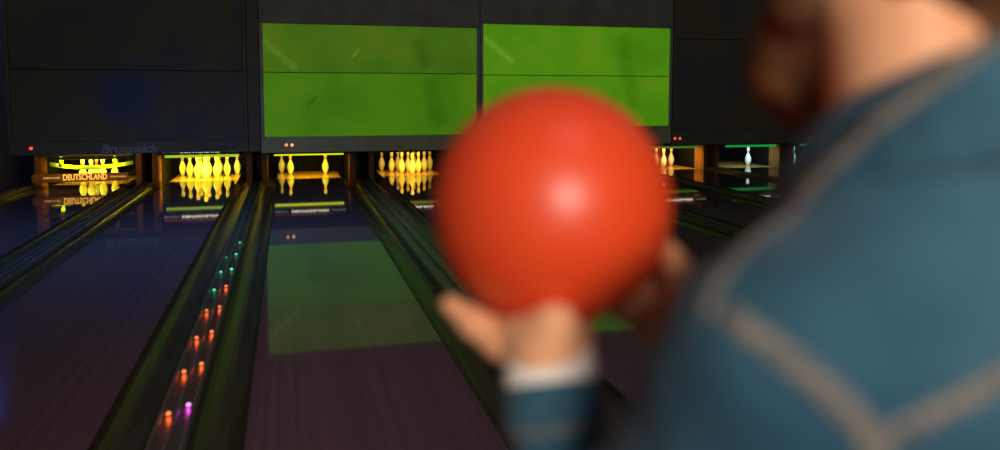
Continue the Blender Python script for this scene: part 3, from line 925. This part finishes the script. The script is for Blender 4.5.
# seam tapes, laid on the jacket's surface
def drop(p, off=0.0):                                 # points onto the surface, with its normals
    p = np.array(p, float)
    for _ in range(9):
        e = .002
        g = np.stack([J.at(p + np.eye(3)[i] * e) - J.at(p - np.eye(3)[i] * e) for i in range(3)], -1) / (2 * e)
        g /= np.maximum(np.linalg.norm(g, axis=-1, keepdims=True), 1e-6)
        d = J.at(p) + folds(p) + fold2(p) - off
        p = p - g * d[..., None] * .85
    return p, g
def shoot(pxs):
    d = np.array([ray(*q) for q in pxs]); d /= np.linalg.norm(d, axis=1)[:, None]
    t = np.full(len(d), .2)
    for _ in range(120):
        v = J.at(CAM + d * t[:, None])
        t = np.where(v < .0008, t, t + np.maximum(v * .7, .001))
    return [CAM + d[i] * t[i] for i in range(len(d)) if t[i] < 1.5]
def smooth_path(pts, n):
    pts = np.array(pts, float); t = np.concatenate([[0], np.cumsum(np.linalg.norm(np.diff(pts, axis=0), axis=1))])
    return np.stack([np.interp(np.linspace(0, t[-1], n), t, pts[:, i]) for i in range(3)], 1)
def tape(name, path, width, m, parent, thick=.0013):
    bm = bmesh.new(); rows = []
    pp, gg = drop(path, .0006)
    tn = np.gradient(pp, axis=0); tn /= np.maximum(np.linalg.norm(tn, axis=1, keepdims=True), 1e-9)
    sd = np.cross(gg, tn); sd /= np.maximum(np.linalg.norm(sd, axis=1, keepdims=True), 1e-9)
    cols = []
    for a, h in ((-.5, 0), (-.42, thick), (0, thick * 1.25), (.42, thick), (.5, 0)):
        q, g2 = drop(pp + sd * a * width, 0)
        cols.append(q + g2 * (h - .0006))
    for k in range(len(pp)):
        rows.append([bm.verts.new(c[k]) for c in cols])
    for a, b in zip(rows, rows[1:]):
        for i in range(4):
            bm.faces.new((a[i], a[i + 1], b[i + 1], b[i]))
        bm.faces.new((a[4], a[0], b[0], b[4]))
    bm.faces.new(rows[0][::-1]); bm.faces.new(rows[-1])
    return from_bm(name, bm, m, parent, True)
seam_m = noise_color(mat('faded_seam', (.30, .26, .22), .9, .2), (.12, .118, .115), (.25, .225, .20), 120, bump=.4)
def px_path(pxs, n):
    return smooth_path(shoot(pxs), n)
SEAMS = [('shoulder_seam', [(998, 40), (985, 51), (945, 78), (900, 109), (850, 150), (800, 192), (760, 226), (735, 256), (715, 292), (708, 318)], .014),
         ('armhole_seam', [(726, 314), (760, 338), (800, 368), (840, 402), (868, 432), (885, 470), (890, 520)], .014),
         ('yoke_seam', [(1190, 352), (1130, 336), (1060, 350), (1000, 380), (950, 408), (905, 434), (880, 446)], .012)]
for nm, pxs, wd in SEAMS:
    tape(nm, px_path(pxs, 40), wd, seam_m, jacket)['label'] = 'pale faded seam'
# cuffs: the pale shirt cuff shows at the left wrist, denim cuffs on both sleeves
def cuff(name, a, b, r0, r1, m, parent):
    a, b = np.array(a), np.array(b)
    ax = unit(b - a); u = unit(np.cross(ax, [0.3, .9, .1])); v = np.cross(ax, u)
    bm = bmesh.new(); rows = []
    n = 32
    for (t, r) in ((0, r0 - .004), (0, r0), (.12, r0 + .002), (.5, (r0 + r1) / 2 + .002), (.88, r1 + .002), (1, r1), (1, r1 - .006), (.6, r1 - .007)):
        c = a + (b - a) * t
        rows.append([bm.verts.new(c + (u * math.cos(2 * math.pi * i / n) + v * math.sin(2 * math.pi * i / n)) * r) for i in range(n)])
    for p, q in zip(rows, rows[1:]):
        for i in range(n):
            bm.faces.new((p[i], p[(i + 1) % n], q[(i + 1) % n], q[i]))
    return from_bm(name, bm, m, parent, True)
white = noise_color(mat('white_cuff', (.78, .74, .70), .9), (.86, .80, .74), (.93, .88, .83), 40, bump=.2)
for (a, b, s) in ((lel, lwr, 'l'), (rel_, rwr, 'r')):
    d = b - a
    cuff('shirt_cuff', a + d * .922, a + d * 1.045, .0385, .0355, white, person)['label'] = 'white shirt cuff'
    cuff('sleeve_cuff', a + d * .79, a + d * .94, .0400, .0385, denim, jacket)
    cuff('cuff_seam', a + d * .772, a + d * .788, .0425, .0425, seam_m, jacket)['label'] = 'pale faded seam'
hem = np.array(L(0, 0, .865))
bm = bmesh.new(); rows = []
for (dz, rr) in ((-.024, .0), (-.020, .006), (.020, .006), (.024, .0), (.02, -.02), (-.02, -.02)):
    row = []
    for i in range(48):
        a = 2 * math.pi * i / 48
        d = RT * math.cos(a) * (.157 + rr) + FW * math.sin(a) * (.120 + rr)
        row.append(bm.verts.new(hem + d + UP * dz))
    rows.append(row)
for p, q in zip(rows, rows[1:] + rows[:1]):
    for i in range(48):
        bm.faces.new((p[i], p[(i + 1) % 48], q[(i + 1) % 48], q[i]))
from_bm('waistband', bm, denim, jacket, True)
# trousers and shoes (below the frame)
T = Sdf()
T.ell(L(0, 0, .90), (.150, .110, .13), RB)
for s in (-1, 1):
    T.chain([L(s * .085, 0, .92), L(s * .095, .02, .50), L(s * .10, -.02, .10)], [.098, .076, .066], .05)
sdf_obj('trousers', T, .009, noise_color(mat('dark_trousers', (.03, .03, .035), .9), (.02, .02, .025), (.04, .04, .05), 20), person)
for s in (-1, 1):
    S_ = Sdf()
    S_.cap(L(s * .10, -.045, .048), L(s * .115, .12, .040), .044, .038, .03)
    S_.cap(L(s * .10, -.03, .06), L(s * .10, -.025, .11), .045, .050, .03)
    S_.ell(L(s * .11, .03, -.03), (.2, .3, .03), RB, .004, 's')
    sh = sdf_obj('shoe', S_, .006, mat('shoe_leather', (.22, .07, .04), .4), person)
